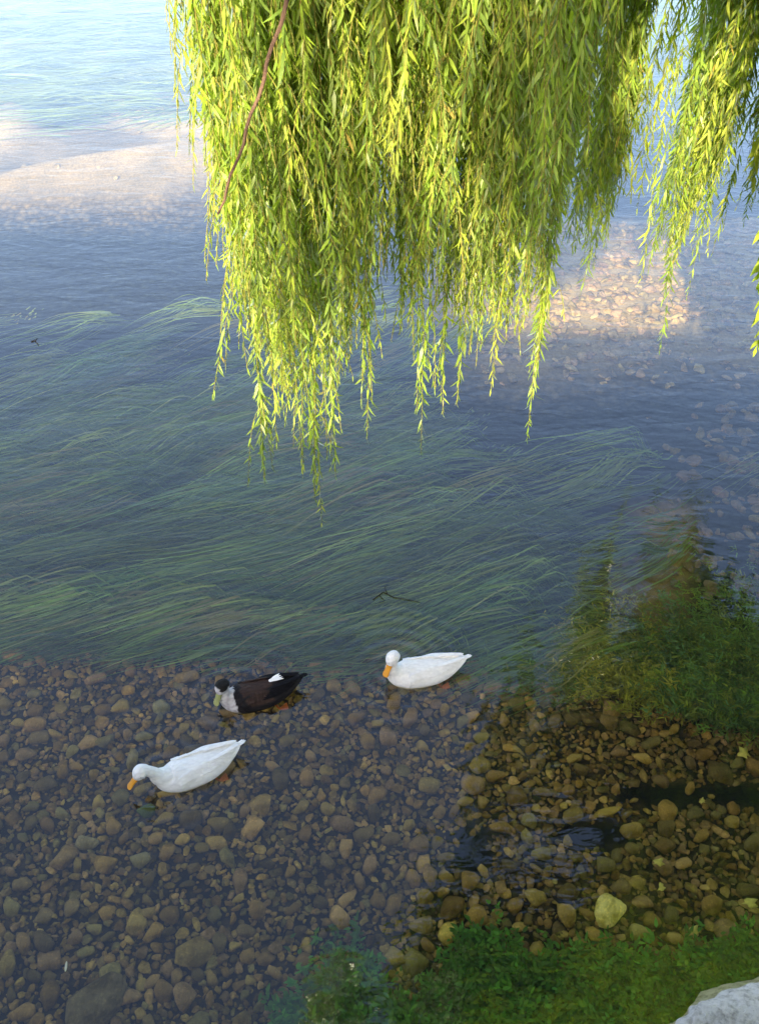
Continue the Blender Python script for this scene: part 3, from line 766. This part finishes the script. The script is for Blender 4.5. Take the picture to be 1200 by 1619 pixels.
def duck(name, breast, tail, label, scale, head, neck, look, pied=False, dip=0.0):
    """head: centre of head in duck space (x forward); look: yaw of the bill, radians; dip: bill pitch down"""
    b, t_ = P(*breast, .03), P(*tail, .06)
    ctr = (b + t_) / 2; rz = math.atan2(b[1] - t_[1], b[0] - t_[0])
    o = empty(name, (ctr[0], ctr[1], 0), rz); o.scale = (scale,) * 3; tag(o, label, 'duck', 'ducks swimming on the river')
    secs = [(-.315, 0, .104, .008, .004), (-.285, 0, .097, .040, .013), (-.24, 0, .078, .066, .032), (-.17, 0, .050, .096, .062), (-.08, 0, .028, .114, .086), (.02, 0, .018, .116, .094),
            (.11, 0, .020, .108, .094), (.165, 0, .036, .086, .084), (.198, 0, .070, .060, .062)]
    secs += [(x, y, z, r, r) for (x, y, z, r) in neck]
    cx, cy, cz = head
    L = np.array([math.cos(look) * math.cos(dip), math.sin(look) * math.cos(dip), -math.sin(dip)])
    secs += [(cx - L[0] * .018, cy - L[1] * .018, cz - .002, .040, .040), (cx + L[0] * .012, cy + L[1] * .012, cz + .002 - .0, .046, .048), (cx + L[0] * .044, cy + L[1] * .044, cz + L[2] * .034, .034, .034), (cx + L[0] * .062, cy + L[1] * .062, cz + L[2] * .054, .019, .018)]
    colf = None
    if pied:
        def colf(v):
            c = np.tile(np.array([.80, .79, .78]), (len(v), 1)); x, y, z = v.T
            jt = .006 * np.sin(y * 90 + 3 * np.sin(z * 70)) 
            c[x + jt < .150 - .25 * np.maximum(0, .05 - z)] = (.016, .014, .016)
            c[(x + jt < .105) & (z + jt > .055) & (x > -.10)] = (.060, .034, .026)
            c[x + jt < -.15] = (.012, .011, .013)
            q = v - np.array(head); hd = np.linalg.norm(q, axis=1) < .085; along = q @ L
            sidey = q @ np.array([-math.sin(look), math.cos(look), 0])
            c[hd & (q[:, 2] + .5 * jt > .020)] = (.010, .012, .012)
            c[(along < -.018) & (q[:, 2] + jt > -.11) & (x > .10) & (np.abs(y) < .035) & (x < .225)] = (.012, .012, .012)
            c[hd & (np.abs(sidey) > .024) & (q[:, 2] + jt > .004) & (along > -.03)] = (.012, .012, .012)
            return c
    body = loft(secs, 92, 32, 'body', M_PIED if pied else M_WHITE, o, colf)
    if pied:
        def wc(v):
            c = np.tile(np.array([.060, .034, .026]), (len(v), 1)) * rng.uniform(.5, 1.3, (len(v), 1)); jt = .02 * np.sin(v[:, 1] * 120)
            c[v[:, 0] + jt < -.06] = (.010, .010, .012); c[(v[:, 0] + jt > .07)] = (.014, .012, .014); c[v[:, 2] + .3 * jt < .05] = (.014, .012, .014)
            return c
        for s_ in (-1, 1): wing_mesh(s_, M_PIED, o, colf=wc)
        for a_ in (-.5, -.15, .2, .5):
            loft([(-.09, -.02 + a_ * .01, .108, .005, .003), (-.12, -.022 + a_ * .022, .118, .008, .004), (-.15, -.022 + a_ * .036, .126, .008, .003), (-.178 - .02 * a_, -.020 + a_ * .048, .133, .002, .001)], 12, 8, 'rump_feather', M_WHITE, o)
    else:
        for s_ in (-1, 1): wing_mesh(s_, M_WHITE, o)
    # flight feathers: layered blades along the rear edge of each folded wing
    for s_ in (-1, 1):
        for j_ in range(6):
            y0, y1 = .088 - .009 * j_, .062 - .009 * j_; x0, x1 = -.02 - .012 * j_, -.215 - .016 * j_ + .004 * math.sin(j_ * 5)
            z0_, z1_ = .072 + .008 * j_, .088 + .008 * j_
            loft([(x0, s_ * y0, z0_, .010, .004), (x0 * .6 + x1 * .4, s_ * (y0 * .6 + y1 * .4 + .006), z0_ * .6 + z1_ * .4 + .004, .016, .0045), (x1 + .03, s_ * (y1 + .002), z1_, .014, .0035), (x1, s_ * y1, z1_ + .002, .003, .001)], 16, 10, 'flight_feather', M_BLACK if pied else M_WHITE, o)
    # tail feathers: a low fan
    for k_, a_ in enumerate((-.42, -.2, 0, .2, .42)):
        ln = .075 * (1 - .35 * abs(a_))
        q = np.array([-.275, .03 * a_, .098])
        e = q + np.array([-math.cos(a_) * ln, -math.sin(a_) * ln, .022])
        mth = q * .5 + e * .5
        loft([(*q, .014, .004), (*mth, .015, .003), (*e, .004, .001)], 8, 8, 'tail_feather', M_BLACK if pied else M_WHITE, o)
    # bill
    hb = np.array([cx, cy, cz]) + L * .050; dn = np.array([0, 0, -1.0])
    D2 = unit(L + np.array([0, 0, -.25]))
    bl = [(*(hb - D2 * .012), .024, .022), (*(hb + D2 * .016), .022, .0165), (*(hb + D2 * .052), .0210, .0100), (*(hb + D2 * .082), .0240, .0070), (*(hb + D2 * .096), .0130, .0040)]
    loft(bl, 20, 14, 'bill', M_BILL2 if pied else M_BILL, o)
    sv = np.array([-math.sin(look), math.cos(look), 0])
    for s_ in (-1, 1):
        c = np.array([cx, cy, cz]) + L * .024 + sv * s_ * .0365 + np.array([0, 0, .022])
        ellipsoid(c, (.0075, .0075, .0075), 'eye', M_EYE, o)
    # paddling feet under the water
    for s_, fx in ((-1, -.02), (1, -.10)):
        F1 = [(fx, s_ * .04, -.05, .008, .008), (fx - .03, s_ * .045, -.12, .007, .007), (fx - .055, s_ * .045, -.125, .018, .004), (fx - .085, s_ * .045, -.115, .026, .003), (fx - .09, s_ * .045, -.113, .024, .002)]
        loft(F1, 18, 10, 'foot', M_FOOT, o)
    return o
duck('duck', (612, 1068), (722, 1046), 'white duck with upright neck and orange bill, farthest right on the water', .79, (.205, .0, .222), [(.212, 0, .110, .048), (.210, 0, .145, .038), (.206, 0, .178, .034)], .75, dip=.75)
duck('duck', (352, 1108), (460, 1078), 'black and brown duck with white breast, dark cap and olive bill', .80, (.215, .0, .190), [(.214, 0, .100, .050), (.216, 0, .128, .040), (.215, 0, .152, .035)], .65, pied=True, dip=.85)
duck('duck', (244, 1238), (366, 1186), 'white duck stretching its neck low and forward, nearest the gravel bottom', .80, (.300, .0, .196), [(.220, 0, .096, .050), (.236, 0, .134, .038), (.256, 0, .166, .034), (.272, 0, .184, .034)], .10, dip=.65)

# ---------------------------------------------------------------- small things on and in the water
def twig_thing(pts_px, z, r, name, label, cat, mat, forks=()):
    p0 = P(*pts_px[0], z); o = empty(name, p0); tag(o, label, cat)
    Q = np.array([P(a, b, z) for a, b in pts_px]) - p0
    tt = np.linspace(0, len(Q) - 1, 4 * len(Q)); Q = np.stack([np.interp(tt, np.arange(len(Q)), Q[:, i]) for i in range(3)], -1)
    tube(Q, np.linspace(r, r * .5, len(Q)), 'stem', mat, o)
    for f in forks:
        q = np.array([P(a, b, z) for a, b in f]) - p0; tube(q, np.linspace(r * .7, r * .3, len(q)), 'side_twig', mat, o)
    return o
twig_thing([(590, 948), (606, 936), (622, 944), (664, 952)], .004, .0035, 'twig', 'small dark forked twig floating beyond the white duck with the upright neck', 'twig', M_DARKTWIG, [[(600, 941), (608, 950), (600, 953)], [(612, 938), (608, 928), (612, 926)]])
twig_thing([(50, 540), (56, 538), (62, 546)], .004, .004, 'twig', 'tiny dark twig floating alone on the far left water', 'twig', M_DARKTWIG, [[(56, 538), (60, 534)]])
M_YLEAF = plain('yellow_leaf', (.60, .55, .14), .6, .3, 30, .3)
def fallen(px, py, L, rz, label, z=None):
    p = P(px, py, -.30); zb = bed_z(p[0], p[1]) + .075 if z is None else z
    n = 14; V = []
    for i in range(n):
        a = 2 * math.pi * i / n; r = L * (.5 + .14 * math.sin(a * 5 + px)) * (1 if i % 2 else .8)
        V.append((r * math.cos(a), r * .75 * math.sin(a), .01 * math.sin(a * 2)))
    V.append((0, 0, .008)); V = np.array(V); V2 = V - [0, 0, .002]
    j = np.arange(n); top = np.stack([j, (j + 1) % n, np.full(n, n)], -1); bot = np.stack([(j + 1) % n, j, np.full(n, n)], -1) + n + 1
    sidef = np.stack([j, j + n + 1, (j + 1) % n + n + 1, (j + 1) % n], -1)
    o = mesh('fallen_leaf', np.vstack([V, V2]), [top, bot, sidef], M_YLEAF); o.location = (p[0], p[1], zb); o.rotation_euler = (.1, .15, rz)
    tag(o, label, 'leaf', 'yellow leaves sunk on the riverbed')
fallen(1041, 1364, .06, .3, 'star shaped yellow leaf sunk above the pale yellow angular rock')
fallen(1046, 1402, .05, 1.3, 'narrow yellow leaf sunk up and right of the pale yellow angular rock')
fallen(1176, 1190, .09, .8, 'big yellow leaf sunk near the right edge under the dark weed')
fallen(1186, 1428, .075, .1, 'yellow leaf sunk near the right edge above the green weed')
fallen(1098, 1470, .06, .5, 'cream leaf sunk at the upper edge of the green weed')
fallen(1110, 1267, .04, .9, 'small yellow leaf sunk beside the dark patches near the right edge')
M_FEA = plain('white_fleck', (.8, .8, .76), .6, .3)
p = P(104, 1526, -.3); zb = bed_z(p[0], p[1]) + .07
o = mesh('feather', ICO * np.array([.006, .024, .004]), [ICOF], M_FEA); o.location = (p[0], p[1], zb); o.rotation_euler = (0, 0, .1)
tag(o, 'small white feather caught among stones at the lower left', 'feather')

# ---------------------------------------------------------------- bank: pale boulder, wall and added shade-casting house behind the viewer
def m_rock():
    k = N('pale_rock'); v = k.coord('Object'); n = k.noise(4, 8, .65, v); n2 = k.noise(28, 6, .7, v)
    vo = k.n('TexVoronoi', feature='DISTANCE_TO_EDGE', Scale=6.0); k.l(v, vo.inputs['Vector'])
    crk = k.ramp(vo.outputs[0], [(0, (.45, .4, .4)), (.05, (1, 1, 1))])
    c = k.mix(k.ramp(n, [(.3, (.60, .55, .53)), (.55, (.84, .78, .76)), (.75, (.72, .64, .60))]), k.ramp(n2, [(.34, (.42, .40, .37)), (.52, (1, 1, 1))]), .75, 'MULTIPLY')
    h = k.math('ADD', n, k.math('MULTIPLY', n2, .4)); k.principled(c, .95, .1, k.bump(h, 1.0, .05)); return k.m
M_ROCK = m_rock()
rr = np.random.default_rng(3)
q = P(1185, 1650, .15)
v = stone_shape(rr, ICO5, p=14, k=16, rough=.03) * np.array([.74, .32, .31])
from mathutils import noise as mn
v = v * np.array([1 + .10 * mn.fractal(Vector(q_) * 5, .8, 2.2, 6) for q_ in v])[:, None]
v = v * (1 + .01 * np.sin(v[:, 0] * 31 + 3 * np.sin(v[:, 1] * 23)) + .02 * np.sin(v[:, 2] * 60 + v[:, 0] * 40))[:, None]
v = v @ rot_z(.38).T
o = mesh('boulder', v, [ICO5F], M_ROCK, loc=(q[0] + .1, q[1] - .02, -.02)); tag(o, 'pale pinkish grey boulder at the bank in the bottom right corner', 'rock')

M_WALL = plain('wall_stone', (.38, .34, .29), .9, .2, 3, .35, .6)
M_ROOF = plain('roof_tile', (.20, .08, .05), .8, .2, 12, .3, .5)
M_PANE = plain('window_pane', (.03, .04, .05), .1, .5)
M_FRAME = plain('window_frame', (.6, .58, .52), .6, .3)
def box(x0, x1, y0, y1, z0, z1):
    v = np.array([[x, y, z] for z in (z0, z1) for y in (y0, y1) for x in (x0, x1)])
    f = np.array([[0, 2, 3, 1], [4, 5, 7, 6], [0, 1, 5, 4], [2, 6, 7, 3], [0, 4, 6, 2], [1, 3, 7, 5]]); return v, f
v, f = box(-60, 60, -4.2, .2, -1.5, 2.55)
tag(mesh('embankment', v, [f], M_WALL, smooth=False), kind='structure')
# unseen long house added behind the viewer, sized to shade the near water
hx0, hx1, hy0, hy1, ze, zr = -40, 22, -16.5, -6.5, 6.6, 9.6
house = empty('shade_house', ((hx0 + hx1) / 2, (hy0 + hy1) / 2, 2.55)); hc = np.array([(hx0 + hx1) / 2, (hy0 + hy1) / 2, 2.55])
tag(house, 'long stone house with tiled roof, added unseen behind the viewer to cast shade', 'house')
v, f = box(hx0, hx1, hy0, hy1, 2.55, ze); mesh('wall', v - hc, [f], M_WALL, house, smooth=False)
ym = (hy0 + hy1) / 2
rv = np.array([[hx0 - .3, hy0 - .4, ze], [hx1 + .3, hy0 - .4, ze], [hx1 + .3, hy1 + .4, ze], [hx0 - .3, hy1 + .4, ze], [hx0 - .3, ym, zr], [hx1 + .3, ym, zr]]) + [0, 0, .003]
mesh('roof', rv - hc, [np.array([[0, 3, 2, 1], [3, 4, 5, 2][::-1], [0, 1, 5, 4]]), np.array([[0, 4, 3], [1, 2, 5]])], M_ROOF, house, smooth=False)
for i in range(12):
    x = hx0 + 3 + i * 5.1
    v, f = box(x, x + 1.1, hy1 - .05, hy1 + .05, 3.6, 5.1); w_ = mesh('window', v - hc, [f], M_FRAME, house, smooth=False)
    v, f = box(x + .1, x + 1.0, hy1 + .052, hy1 + .06, 3.7, 5.0); mesh('pane', v - hc, [f], M_PANE, w_, smooth=False)
